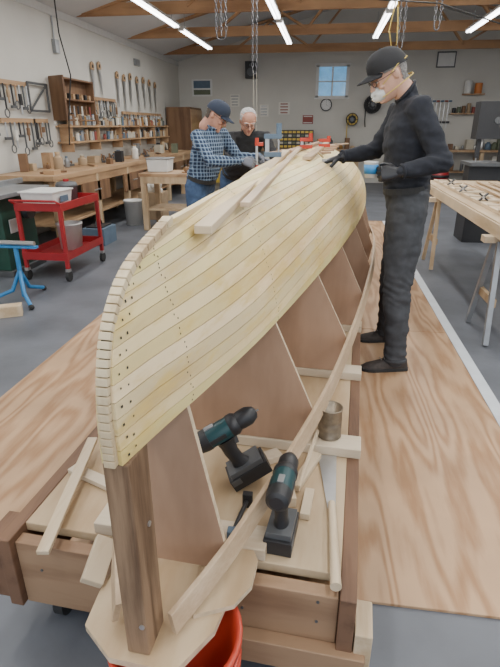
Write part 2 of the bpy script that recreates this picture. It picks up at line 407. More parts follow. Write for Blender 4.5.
for sg in(1,-1):
    cs=[]
    for i in range(61):
        s=.055+5.6*i/60; p=V((sg*(cr(BSH,s)+.003),s,cr(BSZ,s))); q=V((sg*cr(BSH,s+.02),s+.02,0))-V((sg*cr(BSH,s-.02),s-.02,0)); q.z=0; q.normalize(); n=V((q.y,-q.x,0))*sg
        tl=V((0,0,1))*math.cos(.25)-n*math.sin(.25)
        cs.append([p+tl*-.026,p+tl*-.026+n*.014,p+tl*.026+n*.014,p+tl*.026])
    b.ring(cs,'batten',False)
b.done(.002,boat)
b=MB('keel_boards')
b.beam((.050,.44,1.228),(-.04,2.45,1.31),.042,.02,'piney')
b.beam((.085,.74,1.245),(.0,2.75,1.315),.030,.014,'batten')
b.beam((.10,2.3,1.285),(.06,4.6,1.30),.05,.018,'batten')
b.beam((-.05,2.6,1.305),(-.02,5.0,1.30),.05,.018,'mold')
for i in range(5): b.beam((-.16,2.9+i*.42,1.275),(.18,3.1+i*.42,1.28),.05,.014,'mold')
for q in range(4): b.beam((-.22+q*.03,3.0+q*.3,1.28),(.1+q*.05,4.4+q*.2,1.285),.03,.012,'batten' if q%2 else 'mold')
b.done(.002,boat)
# ---------------------------------------------------------------- platform
def P4(name): 
    m=MB(name); m.M=OB; return m
b=P4('rolling_boat_building_platform')
b.box((-.01,3.2,.345),(.93,5.75,.03),'ply2')
for x in(-.495,.475): b.box((x,3.17,.235),(.042,5.85,.255),'rail')
b.box((-.01,.285,.225),(.925,.04,.235),'front'); b.box((-.01,6.06,.235),(.93,.04,.235),'front')
for k in range(1,9): b.box((-.01,.3+k*.68,.22),(.92,.04,.2),'front')
for k in range(9):
    s=.25+.6*k+(.03 if k else .12); b.box((-.0,s,.381),(1.0 if k else .5,.09,.038),'pine')
    b.box((.0,s-.01,.43),(.12,.04,.06),'pine')
b.box((.2,.245,.14),(.66,.04,.085),'front'); b.box((.522,.30,.175),(.045,.11,.15),'piney'); b.box((-.54,.31,.24),(.045,.12,.22),'rail')
for x in(-.40,-.12,.2,.40): b.cyl((x,.262,.25),(x,.266,.25),.004,'dgrey',n=10); b.cyl((x,.262,.32),(x,.266,.32),.004,'dgrey',n=10)
b.done(.003)
for x,s in((-.40,.36),(.40,.36),(-.40,3.1),(.40,3.1),(-.4,5.8),(.4,5.8)):
    b=P4('caster_wheel'); b.box((x,s,.103),(.09,.09,.006),'steel'); b.cyl((x-.016,s-.02,.048),(x+.016,s-.02,.048),.047,'rubber',n=24); b.cyl((x-.018,s-.02,.048),(x+.018,s-.02,.048),.022,'grey',n=16)
    for q in(-.024,.024): b.box((x+q,s-.01,.075),(.004,.05,.055),'steel')
    b.done(.001)
b=MB('stem_support_pad'); b.prism([(-.50,.84),(-.495,.75),(-.41,.685),(-.26,.675),(-.195,.78),(-.18,.86),(-.23,1.1),(-.48,1.1)],.018,'ply2',Matrix.Translation((0,0,.363)),'pedge'); b.done(.002)
b=MB('plywood_offcut'); b.prism([(-.25,.80),(-.16,.84),(-.125,.90),(-.12,.98),(-.17,1.08),(-.28,1.06)],.014,'ply2',Matrix.Translation((0,0,.3815)),'pedge'); b.done(.002)
b=MB('wedge_block'); b.box((-.525,.905,.412),(.055,.12,.028),'piney',(.3,.5,.2)); b.box((-.45,.93,.40),(.07,.09,.03),'pine',(0,0,.3)); b.done(.003)
b=MB('wooden_stick'); b.beam((-.775,1.42,.413),(-.70,.93,.385),.035,.014,'piney'); b.beam((-.80,1.30,.372),(-.60,1.22,.372),.04,.018,'pine'); b.done(.002)
b=MB('red_bucket'); b.lathe([(.12,.0),(.125,.01),(.15,.34),(.158,.34),(.158,.355),(.145,.355),(.12,.03),(.0,.03)],(-.29,.785,0),'bucketred',32); 
for z in(.27,.30): b.lathe([(.147,z),(.155,z),(.155,z+.008),(.147,z+.008)],(-.29,.785,0),'bucketred',32,cap=False)
b.done()
b=MB('tin_can'); b.lathe([(.0,.001),(.043,.0),(.045,.003),(.043,.006),(.043,.03),(.0415,.034),(.043,.038),(.043,.06),(.0415,.064),(.043,.068),(.043,.112),(.045,.115),(.045,.118),(.041,.118),(.041,.05),(.0,.05)],(.065,1.585,.401),'tin',28); b.done()
def drill(name,loc,rz,ry,rx=0,sc=1.0):
    b=MB(name); b.M=Matrix.Translation(loc)@Matrix.Rotation(rz,4,'Z')@Matrix.Rotation(ry,4,'Y')@Matrix.Rotation(rx,4,'X')@Matrix.Scale(sc,4)
    b.box((.0,0,.022),(.125,.075,.044),'black'); b.box((.0,0,.052),(.105,.068,.018),'dgrey'); b.box((-.045,0,.03),(.03,.078,.02),'dgrey')
    cs=[]
    for z,x,rx,ry in((.055,-.005,.030,.022),(.08,-.01,.021,.017),(.11,-.013,.022,.018),(.14,-.01,.024,.019),(.165,-.005,.034,.026)):
        cs.append([V((x+rx*math.cos(a),ry*math.sin(a),z)) for a in[2*math.pi*i/16 for i in range(16)]])
    b.ring(cs,'black')
    R=basis(V((1,0,0)))
    b.lathe([(.018,-.085),(.028,-.08),(.031,-.05),(.031,.03),(.026,.045)],(0,0,.19),'teal',20,R)
    b.lathe([(.0185,-.087),(.029,-.081),(.0325,-.06),(.0325,-.045)],(0,0,.19),'black',20,R)
    b.lathe([(.029,.02),(.033,.025),(.033,.04),(.027,.05)],(0,0,.19),'black',20,R)
    b.lathe([(.0255,.05),(.0275,.06),(.0275,.085),(.018,.105),(.008,.11)],(0,0,.19),'black',20,R)
    b.cyl((.10,0,.19),(.118,0,.19),.003,'steel',n=8)
    b.box((.018,0,.145),(.014,.012,.03),'dgrey',(0,.2,0)); b.box((-.03,0,.222),(.03,.016,.006),'grey')
    b.box((-.02,.0,.19),(.05,.064,.014),'black')
    return b.done(.003)
drill('cordless_drill',(-.068,1.10,.362),math.radians(84),math.radians(0),0,1.05)
drill('cordless_drill',(-.185,1.325,.398),math.radians(22),math.radians(-27),0,1.08)
b=MB('pull_saw')
b.prism([(-.012,0),(.012,0),(.035,.27),(-.03,.27)],.0015,'steel',Matrix.Translation((.075,1.235,.366))@Matrix.Rotation(.06,4,'Z'))
b.tube([(.075,1.25,.376),(.079,1.1,.378),(.083,.94,.378)],[.011,.012,.015],'piney',12)
b.done()
b=MB('wood_offcuts')
b.box((-.01,1.40,.373),(.035,.20,.022),'piney',(0,0,-.35)); b.box((-.06,1.26,.38),(.04,.07,.035),'piney',(0,0,.2)); b.box((.0,1.24,.373),(.03,.12,.022),'piney',(0,0,-.1))
b.beam((.035,1.63,.43),(-.03,1.28,.40),.012,.012,'piney'); b.box((-.13,1.46,.375),(.06,.05,.025),'pine',(0,0,.6))
b.done(.002)
b=MB('bar_clamp'); b.tube([(-.205,1.01,.405),(-.195,1.10,.405),(-.18,1.20,.40)],.007,'black'); b.box((-.18,1.20,.40),(.03,.02,.05),'black'); b.box((-.2,1.04,.415),(.025,.025,.035),'mutedblue'); b.done(.002)
# clamps on hull
def fclamp(name,x,s,z,ln,mt,hl=.08):
    b=P4(name); b.box((x,s,z),(.022,.008,ln),'steel'); b.box((x+.03,s,z-ln/2+.02),(.09,.026,.024),mt); b.box((x+.03,s,z+ln/2-.012),(.09,.026,.024),mt); b.cyl((x+.06,s,z+ln/2-.02),(x+.06,s,z+ln/2+hl),.014,mt); b.cyl((x+.06,s,z-ln/2+.03),(x+.06,s,z+ln/2-.03),.005,'steel'); b.done(.002)
fclamp('bar_clamp',-.06,2.05,1.355,.12,'mutedblue',.05); fclamp('bar_clamp',.0,3.15,1.335,.08,'bucketred',.03); fclamp('bar_clamp',.10,3.6,1.325,.07,'bucketred',.02)
# ---------------------------------------------------------------- people
def hand(name,parent,wrist,d,back,thumb,mt,curl=(.35,.5,.4),spread=.04,sc=1.0,thumbin=.3):
    X=V(d).normalized(); Z=V(back); Z=(Z-X*Z.dot(X)).normalized(); Y=Z.cross(X)
    if Y.dot(V(thumb))<0: Y=-Y
    w=V(wrist); T=lambda x,y,z:w+(X*x+Y*y+Z*z)*sc
    b=MB(name); cs=[]
    for x,hw,th in((-.03,.024,.022),(0,.026,.019),(.03,.036,.017),(.065,.042,.0155),(.09,.040,.013)):
        cs.append([T(x,hw*math.copysign(abs(math.cos(a))**.8,math.cos(a)),th*math.sin(a)) for a in[2*math.pi*i/16 for i in range(16)]])
    b.ring(cs,mt)
    for i,(y,L) in enumerate(((.031,.074),(.0105,.083),(-.0105,.077),(-.030,.060))):
        p=V((.082,y,0)); ang=0; pts=[p.copy()]; sp=spread*(1.5-i)
        k=1+.18*i
        for c,f in zip(curl,(.45,.30,.25)):
            ang+=c*k; p=p+V((math.cos(ang),sp*math.cos(ang),-math.sin(ang)))*L*f; pts.append(p.copy())
        b.tube([T(*q) for q in pts],[.0098*sc,.0095*sc,.0086*sc,.0074*sc],mt,10,True)
    p=[V((.018,.022,-.004)),V((.045,.048,-.004-.05*thumbin)),V((.07,.058,-.006-.09*thumbin)),V((.09,.056,-.008-.13*thumbin))]
    b.tube([T(*q) for q in p],[.014*sc,.0125*sc,.0105*sc,.0088*sc],mt,10,True)
    return fuse(b,.0034,2,name,parent,[mt],None)
def headf(parent,c,F,mskin,mhair,hair='short',cap=None,glasses=False,mask=False,hm=1.0):
    Y=V(F).normalized(); X=Y.cross(V((0,0,1))).normalized(); Z=X.cross(Y)
    R=Matrix((X,Y,Z)).transposed(); T=Matrix.Translation(c)@R.to_4x4()@Matrix.Scale(hm,4)
    Ti=T.inverted()
    b=MB('head'); b.M=T; cs=[]
    for z,yf,yb,hw in((-.120,.070,.035,.018),(-.112,.083,.0,.034),(-.095,.088,-.035,.047),(-.07,.087,-.062,.058),(-.045,.085,-.078,.065),(-.02,.083,-.088,.069),(0,.080,-.094,.072),(.02,.086,-.098,.075),(.045,.088,-.1,.077),(.07,.080,-.096,.074),(.09,.066,-.084,.065),(.107,.043,-.064,.048),(.118,.01,-.036,.02)):
        r=[]
        for i in range(28):
            a=2*math.pi*i/28; ca,sa=math.cos(a),math.sin(a)
            cy=-.01; y=cy+(yf-cy)*abs(sa)**.9 if sa>0 else cy-(cy-yb)*abs(sa)
            r.append(V((hw*math.copysign(abs(ca)**.85,ca),y,z)))
        cs.append(r)
    b.ring(cs,mskin)
    b.tube([(0,.082,.018),(0,.098,-.008),(0,.108,-.028)],[.008,.010,.0125],mskin,10,True)
    for sx in(-1,1):
        b.ell((sx*.011,.098,-.032),(.008,.009,.007),mskin)
        b.tube([(sx*.012,.088,.022),(sx*.035,.086,.027),(sx*.055,.070,.020)],[.007,.008,.006],mskin,8,True)
        b.ell((sx*.040,.070,-.030),(.020,.016,.014),mskin)
        b.ell((sx*.077,-.012,-.004),(.008,.019,.031),mskin,Matrix.Rotation(sx*.35,3,'Z')@Matrix.Rotation(-.15,3,'X'))
        b.ell((sx*.032,.074,.0),(.017,.011,.011),mskin)
    b.ell((0,.088,-.055),(.022,.008,.006),mskin); b.ell((0,.087,-.068),(.019,.008,.007),mskin); b.ell((0,.080,-.1),(.02,.015,.016),mskin)
    b.tube([(0,-.03,-.05),(0,-.045,-.14)],[.055,.055],mskin,16,True)
    def ishair(p):
        q=Ti@p
        if hair=='short':
            ear=abs(q.x)>.05 and -.045<q.y<.02 and q.z<.03
            return (q.z>.06 and q.y<.085) or (q.y<-.0 and q.z>-.06 and not(ear and q.y>-.04 and q.z<.02)) or (abs(q.x)>.055 and q.z>.02 and q.y<.045)
        if hair=='bald':
            return (q.y<-.01 and -.06<q.z<.085 and not(abs(q.x)>.06 and q.y>-.035 and q.z<.025)) or (abs(q.x)>.055 and .02<q.z<.08 and q.y<.04) or (q.z>.085 and q.y<.03)
    def dsp(p):
        if cap:
            zz=(Ti@p).z
            if zz>.03: return -.004*smst((zz-.03)/.02)
        return (.007+.004*noise.noise(p*90))*hm if ishair(p) else 0
    fuse(b,.0042,2,'head',parent,[mskin,mhair,'lip'],lambda p:1 if ishair(p) else (2 if abs((Ti@p).z+.061)<.009 and abs((Ti@p).x)<.02 and (Ti@p).y>.088 else 0),dsp)
    b=MB('face_details'); b.M=T
    for sx in(-1,1):
        b.ell((sx*.032,.0775,.0),(.012,.0095,.0065),'eyew'); b.ell((sx*.032,.0853,-.001),(.0048,.003,.0052),'dark')
        b.tube([(sx*.018,.089,.0065),(sx*.033,.0895,.009),(sx*.047,.080,.004)],.0022,mskin,6); b.tube([(sx*.016,.096,.026),(sx*.036,.095,.031),(sx*.055,.079,.024)],.0035,mhair,6)
        if glasses:
            b.tube([(sx*(.033+.022*math.cos(a)),.101-.25*max(0,math.cos(a))*.03,-.002+.015*math.sin(a)) for a in[2*math.pi*i/16 for i in range(16)]],.0018,'black',6,closed=True)
            b.tube([(sx*.055,.096,.004),(sx*.082,.06,.006),(sx*.085,-.01,.008)],.0018,'black',6)
    if glasses: b.tube([(-.011,.103,0),(.011,.103,0)],.0018,'black',6)
    if mask:
        cs=[]
        for y,r in((.085,.046),(.103,.042),(.118,.032),(.127,.018),(.130,.004)): cs.append([V((r*math.cos(a),y-.018*abs(math.cos(a)),-.062+r*.85*math.sin(a))) for a in[2*math.pi*i/20 for i in range(20)]])
        b.ring(cs,'white')
        for z0,z1 in((-.035,.03),(-.08,-.06)):
            b.tube([(.04,.085,z0),(.078,.03,z0*.5+z1*.5),(.088,-.03,z1),(.05,-.105,z1+.005),(0,-.120,z1+.006),(-.05,-.105,z1+.005),(-.088,-.03,z1),(-.078,.03,z0*.5+z1*.5),(-.04,.085,z0)],.003,'yrope',6)
    b.done(0,parent)
    if cap:
        b=MB('cap'); b.M=T; cs=[]
        for i in range(9):
            a=math.pi/2*i/8; k=math.cos(a)**.8 if i<8 else .02; z=.040+.092*math.sin(a)
            cs.append([V((.090*k*math.cos(t),-.008+(.106 if math.sin(t)>0 else .108)*k*math.sin(t),z+(.012*math.sin(t))*k)) for t in[2*math.pi*j/28 for j in range(28)]])
        b.ring([[p*1.0+V((0,0,-.012)) for p in cs[0]]]+cs,cap)
        vs=[];fs=[]
        for i in range(13):
            t=-1+2*i/12; x=.070*t
            yi=-.008+.104*math.sqrt(max(0,1-(x/.090)**2)); yo=yi+.005+.070*(1-abs(t)**2.6); zc=.050-.020*t*t
            for y,z in((yi-.008,zc),(yo,zc-.012),(yo,zc-.017),(yi-.008,zc-.005)): vs.append((x,y,z))
        for i in range(12):
            for q in range(4): fs.append((i*4+q,i*4+(q+1)%4,i*4+4+(q+1)%4,i*4+4+q))
        fs+=[(0,1,2,3),(51,50,49,48)]
        b.add(vs,fs,cap,True); b.ell((0,-.008,.133),(.007,.007,.004),cap)
        b.done(0,parent)
def shoe(parent,ank,toe,mt):
    a=V((ank[0],ank[1],0)); t=V((toe[0],toe[1],0)); X=(t-a).normalized(); Y=V((-X.y,X.x,0)); z0=ank[2]
    b=MB('shoe'); cs=[];so=[]
    for x,hw,h in((-.085,.015,.04),(-.078,.032,.065),(-.05,.038,.10),(-.01,.040,.115),(.03,.042,.095),(.08,.047,.07),(.13,.050,.055),(.17,.045,.045),(.195,.028,.035),(.205,.01,.02)):
        r=[]
        for i in range(16):
            an=2*math.pi*i/16; c,s_=math.cos(an),math.sin(an)
            r.append(a+X*x+Y*hw*c+V((0,0,z0+(.015+(h-.015)*s_ if s_>0 else .015+.01*s_))))
        cs.append(r); so.append([a+X*x*1.03+Y*(hw+.005)*yy+V((0,0,z0+zz)) for yy,zz in((-1,0.0),(1,0.0),(1,.02),(-1,.02))])
    b.ring(cs,mt); b.ring(so,'rubber',False)
    for x in(.03,.05,.07,.09): b.tube([a+X*x+Y*-.02+V((0,0,z0+.098-.33*(x-.02))),a+X*x+Y*.02+V((0,0,z0+.098-.33*(x-.02)))],.003,'grey',5)
    b.done(.002,parent)
def person(name,J,shirt,pants,skin,head,sc=1.0,belly=0,beltz=.10,gz=0,lg=1.0):
    root=empty(name); J={k:V(v) for k,v in J.items()}
    sh=(J['shL']+J['shR'])/2; pel=J['pel']
    Lh=(J['hipR']-J['hipL']).normalized(); Ls=(J['shR']-J['shL']).normalized()
    ax=(sh-pel).normalized(); spine=(sh-pel).length
    b=MB('body'); cs=[]
    for t,rx,ry,of in((-.22,.10,.085,0),(-.12,.155,.115,0),(0,.168,.122,.0),(.15,.160,.118+belly*.7,belly*.5),(.32,.155,.118+belly,belly*.7),(.5,.162,.122+belly*.7,belly*.5),(.68,.178,.128,.01),(.84,.186,.120,.005),(.95,.165,.095,0),(1.03,.12,.075,0),(1.09,.068,.062,0)):
        L=(Lh.lerp(Ls,max(0,min(1,t)))).normalized()
        F=ax.cross(L).normalized(); 
        if F.dot(J['face'])<0: F=-F
        c=pel+(sh-pel)*t+F*of
        cs.append([c+L*rx*sc*math.copysign(abs(math.cos(a))**.85,math.cos(a))+F*ry*sc*math.copysign(abs(math.sin(a))**.9,math.sin(a)) for a in[2*math.pi*i/24 for i in range(24)]])
    b.ring(cs,shirt)
    for s_ in'LR':
        a,e,w=J['sh'+s_],J['el'+s_],J['wr'+s_]
        inn=sh.lerp(a,.55)
        b.tube([inn,a,a.lerp(e,.35),e,],[.062*sc,.068*sc,.062*sc,.052*sc],shirt,14,True)
        b.tube([e,e.lerp(w,.3),e.lerp(w,.85)],[.052*sc,.052*sc,.038*sc],shirt,14,True)
        b.tube([e.lerp(w,.8),w],[.028*sc,.026*sc],skin,12,True)
        h,k,n=J['hip'+s_],J['kn'+s_],J['an'+s_]
        b.tube([h+V((0,0,.02)),h.lerp(k,.3),h.lerp(k,.7),k],[.098*sc*lg,.096*sc*lg,.082*sc*lg,.072*sc*lg],pants,16,True)
        b.tube([k,k.lerp(n,.35),k.lerp(n,.8),n+V((0,0,.0))],[.072*sc*lg,.070*sc*lg,.060*sc*lg,.062*sc*lg],pants,16,True)
    b.tube([sh,J['neck'],J['head']],[.066*sc,.060*sc,.055*sc],skin,16,True)
    nd=(J['head']-J['neck']).normalized()
    segs=[(J['shL'],J['elL']),(J['elL'],J['wrL']),(J['shR'],J['elR']),(J['elR'],J['wrR'])]
    def dseg(p,a,c):
        t=max(0,min(1,(p-a).dot(c-a)/(c-a).length_squared)); return (p-(a+(c-a)*t)).length,t
    def asg(p):
        da=min(dseg(p,a,c)[0] for a,c in segs)
        dn,tn=dseg(p,J['neck']+nd*.012,J['head'])
        if (p-J['neck']).dot(nd)>.012 and dn<.10 and dn<da: return 2
        if da<.075: return 0
        if (p-pel).dot(ax)<beltz*spine*2: return 1
        return 0
    def dsp(p):
        if asg(p)==2: return 0
        q=V((p.x*9,p.y*9,p.z*16)); d=noise.noise(q)*.009+noise.noise(q*2.3+V((3,1,7)))*.005
        for jn,r in(('elL',.14),('elR',.14),('knL',.18),('knR',.18),('anL',.20),('anR',.20)):
            k=(p-J[jn]).length
            if k<r: d+=math.sin(p.z*150+p.x*60+noise.noise(p*10)*5)*.0055*(1-k/r)
        k=abs((p-pel).dot(ax)-beltz*spine*2-.05)
        if k<.1: d+=math.sin(p.z*110+p.y*50+noise.noise(p*12)*4)*.005*(1-k/.1)
        return d
    fuse(b,.0105,4,'body',root,[shirt,pants,skin],asg,dsp)
    b=MB('belt_and_collar')
    F=ax.cross(Ls).normalized()
    if F.dot(J['face'])<0: F=-F
    c=pel+ax*(beltz*spine*2)
    cs=[]
    for dz,k in((-.018,1.0),(-.018,1.045),(.018,1.045),(.018,1.0)):
        cs.append([c+ax*dz+Lh*.170*sc*k*math.copysign(abs(math.cos(a))**.85,math.cos(a))+F*(.124+belly*.6)*sc*k*math.copysign(abs(math.sin(a))**.9,math.sin(a))+F*belly*.4 for a in[2*math.pi*i/28 for i in range(28)]])
    b.ring(cs,'rubber',False,False)
    c=J['neck']+nd*.008; R=basis(nd)
    b.tube([c+R@V((.064*sc*math.cos(a),.064*sc*math.sin(a),0)) for a in[2*math.pi*i/24 for i in range(24)]],.010,shirt,8,closed=True)
    for s_ in'LR':
        e,w=J['el'+s_],J['wr'+s_]; d=(w-e).normalized(); R=basis(d); c=e.lerp(w,.93)
        b.tube([c+R@V((.033*sc*math.cos(a),.033*sc*math.sin(a),0)) for a in[2*math.pi*i/20 for i in range(20)]],.008,shirt,8,closed=True)
        n=J['an'+s_]; k=J['kn'+s_]; d=(n-k).normalized(); R=basis(d)
        b.tube([n+R@V((.056*sc*lg*math.cos(a),.056*sc*lg*math.sin(a),.02)) for a in[2*math.pi*i/20 for i in range(20)]],.012,pants,8,closed=True)
        shoe(root,V((n.x,n.y,gz)),J['toe'+s_],'shoe')
    b.done(0,root)
    headf(root,J['head'],**head)
    return root
g=.012
J=dict(pel=(.50,3.2,1.02),hipL=(.49,3.10,.97),hipR=(.51,3.31,.97),shL=(.475,3.03,1.545),shR=(.425,3.37,1.535),neck=(.425,3.2,1.625),head=(.315,3.185,1.715),
 elL=(.62,2.95,1.27),wrL=(.39,2.88,1.225),elR=(.31,3.42,1.31),wrR=(.085,3.31,1.275),
 knL=(.475,3.04,.54),anL=(.50,2.98,.10),knR=(.49,3.38,.54),anR=(.50,3.45,.10),toeL=(.33,2.95,0),toeR=(.33,3.43,0),face=(-1,-.1,0))
p=person('man_in_black_shirt',J,'shirtb','pants','skin',dict(F=(-.84,-.22,-.50),mskin='skin',mhair='hairg',cap='cap',glasses=True,mask=True,hm=1.04),1.03,.012,.085,g,1.12)
hand('left_hand',p,(.385,2.878,1.222),(-1,.05,-.05),(0,-1,.35),(0,0,1),'glove',(.7,.8,.6))
hand('right_hand',p,(.085,3.31,1.275),(-.95,-.05,-.30),(-.25,0,1),(0,-1,0),'glove',(.15,.35,.3))
b=MB('mixing_cup'); b.lathe([(.0,.0),(.030,.0),(.038,.08),(.040,.082),(.037,.082),(.028,.006),(.0,.006)],(.245,2.938,1.19),'white',24); b.lathe([(.0335,.02),(.035,.02),(.0387,.068),(.037,.068)],(.245,2.938,1.19),'blue',24,cap=False); b.done()
b=MB('glue_brush'); b.beam((-.02,3.26,1.275),(-.05,3.18,1.31),.012,.006,'piney'); b.box((-.01,3.28,1.25),(.03,.02,.03),'steel'); b.done(.001)
J=dict(pel=(-1.17,4.8,.94),hipL=(-1.15,4.89,.90),hipR=(-1.19,4.71,.90),shL=(-.98,4.96,1.375),shR=(-1.14,4.62,1.365),neck=(-1.03,4.79,1.445),head=(-.985,4.77,1.54),
 elL=(-.83,5.0,1.17),wrL=(-.60,4.86,1.19),elR=(-.98,4.46,1.17),wrR=(-.71,4.48,1.175),
 knL=(-1.13,4.92,.48),anL=(-1.17,4.93,.09),knR=(-1.16,4.66,.48),anR=(-1.2,4.65,.09),toeL=(-1.0,4.95,0),toeR=(-1.02,4.6,0),face=(1,-.3,0))
p=person('man_in_plaid_shirt',J,'plaid','jeans','skinr',dict(F=(.86,-.10,-.60),mskin='skinr',mhair='hairb',cap='capn',glasses=True),.98,.02,.07,g,1.05)
hand('left_hand',p,(-.60,4.86,1.19),(.9,-.15,-.35),(.3,0,1),(0,-1,0),'gloveb',(.2,.4,.3))
hand('right_hand',p,(-.71,4.48,1.175),(.95,.1,-.2),(0,-1,.5),(0,0,1),'gloveb',(.6,.7,.5))
b=MB('hand_clamp'); b.box((-.595,4.54,1.20),(.02,.012,.20),'steel'); b.box((-.575,4.54,1.31),(.07,.025,.03),'bucketred'); b.cyl((-.595,4.54,1.30),(-.595,4.54,1.36),.016,'bucketred'); b.cyl((-.595,4.54,1.08),(-.595,4.54,1.14),.014,'bucketred'); b.done(.002)
J=dict(pel=(-1.04,6.08,.93),hipL=(-.95,6.11,.89),hipR=(-1.13,6.05,.89),shL=(-.67,5.83,1.345),shR=(-1.03,5.73,1.345),neck=(-.85,5.76,1.42),head=(-.84,5.68,1.50),
 elL=(-.55,5.68,1.11),wrL=(-.43,5.46,1.17),elR=(-1.02,5.47,1.12),wrR=(-.75,5.33,1.16),
 knL=(-.97,6.1,.47),anL=(-.99,6.15,.09),knR=(-1.14,6.0,.47),anR=(-1.17,6.02,.09),toeL=(-.90,5.98,0),toeR=(-1.08,5.86,0),face=(.3,-.95,0))
p=person('grey_haired_man_in_dark_sweater',J,'sweater','jeans','skinr',dict(F=(.30,-.80,-.50),mskin='skinr',mhair='hairs',hair='bald',glasses=True,hm=1.03),1.04,.03,.07,0)
hand('left_hand',p,(-.43,5.46,1.17),(.85,-.35,-.35),(.3,0,1),(-1,-.3,0),'gloveb',(.2,.4,.3))
hand('right_hand',p,(-.75,5.33,1.16),(.95,-.1,-.2),(.2,0,1),(0,1,0),'gloveb',(.3,.4,.3))
# ---------------------------------------------------------------- left side
b=MB('long_workbench')
b.box((-3.62,9.4,.87),(.84,7.2,.06),'bench'); b.box((-3.62,9.4,.3),(.78,7.1,.03),'bench')
for k in range(7):
    for x in(-3.25,-3.98): b.box((x,5.9+k*1.16,.42),(.09,.09,.84),'pinez')
b.box((-3.24,9.4,.79),(.04,7.1,.12),'bench')
for k in range(4):
    b.box((-3.22,7.0+k*1.5,.6),(.03,.9,.28),'brown'); b.cyl((-3.2,6.9+k*1.5,.62),(-3.2,7.1+k*1.5,.62),.01,'steel')
b.done(.004)
def clutter(name,x0,x1,y0,y1,z,n,hmax=.25,wall=None):
    b=MB(name)
    for i in range(n):
        x=random.uniform(x0,x1); y=y0+(y1-y0)*(i+.5)/n; m=random.choice(PAL); h=random.uniform(.05,hmax); w=random.uniform(.05,.16); t=random.random()
        if t<.3: b.box((x,y,z+h/2),(w,w*random.uniform(.7,1.4),h),m,(0,0,random.uniform(-.4,.4)))
        elif t<.55:
            r=w*.45; b.lathe([(0,0),(r,0),(r,h*.75),(r*.5,h*.88),(r*.5,h),(0,h)],(x,y,z),m,14); b.cyl((x,y,z+h),(x,y,z+h+.02),r*.55,random.choice(PAL),n=12)
        elif t<.8:
            b.box((x,y,z+.02),(.06,.24,.03),'dgrey'); b.box((x,y-.02,z+.07),(.045,.03,.08),'steel',(.6,0,0)); b.ell((x,y+.08,z+.06),(.016,.016,.025),'brown',None,10,6); b.box((x,y-.08,z+.075),(.02,.03,.08),'brown',(-.3,0,0))
        else:
            b.box((x,y,z+.012),(.05,.35,.022),random.choice(('pinez','bench','brown')),(0,0,random.uniform(-.9,.9)))
    b.done(.003)
clutter('bench_top_tools',-3.95,-3.35,6.0,12.9,.90,44)
b=MB('wall_shelf_with_jars')
for z in(1.22,1.45): b.box((-3.98,10.3,z),(.22,5.2,.025),'bench')
for k in range(6): b.box((-3.98,7.8+k*1.0,1.28),(.2,.025,.4),'bench')
for z in(1.235,1.465):
    for k in range(60):
        if random.random()<.12: continue
        y=7.85+k*.082; r=random.uniform(.02,.036); h=random.uniform(.06,.17); b.cyl((-3.95,y,z),(-3.95,y,z+h),r,random.choice(PAL),n=10); b.cyl((-3.95,y,z+h),(-3.95,y,z+h+.015),r*.8,random.choice(PAL),n=10)
b.done()
b=MB('wall_tool_cabinet')
b.box((-4.07,8.3,1.83),(.03,1.05,.6),'brown')
for y in(7.78,8.82): b.box((-4.0,y,1.83),(.16,.025,.6),'brown')
for z in(1.54,1.83,2.12): b.box((-4.0,8.3,z),(.16,1.05,.025),'brown')
for k in range(7): b.box((-3.98,7.88+k*.14,1.88),(.06,.06,.08),'black' if k%2 else 'bench'); b.cyl((-3.98,7.88+k*.14,1.56),(-3.98,7.88+k*.14,1.75),.015,random.choice(PAL),n=8)
b.box((-3.93,7.60,1.83),(.34,.03,.6),'brown',(0,0,-.5))
b.done(.003)
def handsaw(name,y,z,L,rot=0,x=-4.07):
    b=MB(name); T=Matrix.Translation((x,y,z))@Matrix.Rotation(rot,4,'X'); b.M=T
    A=Matrix(((0,0,1,0),(1,0,0,0),(0,1,0,0),(0,0,0,1)))
    b.prism([(-.05,0),(.055,0),(.03,-L),(-.01,-L)],.002,'steel',A)
    b.prism([(-.06,0),(.06,0),(.07,.05),(.05,.11),(.0,.13),(-.05,.10)],.022,'bench',Matrix.Translation((-.008,0,0))@A); b.prism([(-.03,.03),(.03,.03),(.03,.08),(-.02,.08)],.024,'dark',Matrix.Translation((-.009,0,0))@A)
    b.done(.001)
for k,(y,z,L) in enumerate(((10.3,2.3,.5),(10.65,2.28,.55),(11.0,2.33,.5),(11.4,2.3,.55),(11.8,2.32,.5),(12.2,2.3,.52),(12.6,2.28,.5),(9.2,2.35,.4),(9.5,2.38,.4))): handsaw('hand_saw',y,z,L,random.uniform(-.1,.1))
def hangtools(name,y0,y1,z,n,x=-4.07):
    b=MB(name); b.box((x,(y0+y1)/2,z+.02),(.025,y1-y0,.06),'bench')
    for k in range(n):
        y=y0+(y1-y0)*(k+.5)/n; m=random.choice(['steel','brown','dgrey','bench','black','steel']); L=random.uniform(.15,.36); t=k%3
        b.cyl((x+.03,y,z),(x+.03,y,z-L),.012,m,n=8)
        if t==0: b.box((x+.03,y,z-L),(.03,.11,.035),'dgrey')
        elif t==1: b.tube([(x+.03,y+.05*math.cos(a),z-L-.05+.05*math.sin(a)) for a in[2*math.pi*i/10 for i in range(10)]],.008,'dgrey',6,closed=True)
        else: b.box((x+.03,y,z-L*.5),(.025,.05,L*.4),random.choice(PAL))
    b.done(.001)
hangtools('hanging_wall_tools',6.3,7.0,1.95,8); hangtools('hanging_wall_tools',6.3,7.1,1.5,8); hangtools('hanging_wall_tools',7.05,7.45,1.5,5); hangtools('hanging_wall_tools',8.95,10.1,1.88,12); hangtools('hanging_wall_tools',10.4,12.9,1.68,20); hangtools('hanging_wall_tools',4.8,6.2,1.7,10)
b=MB('hanging_square_frame'); 
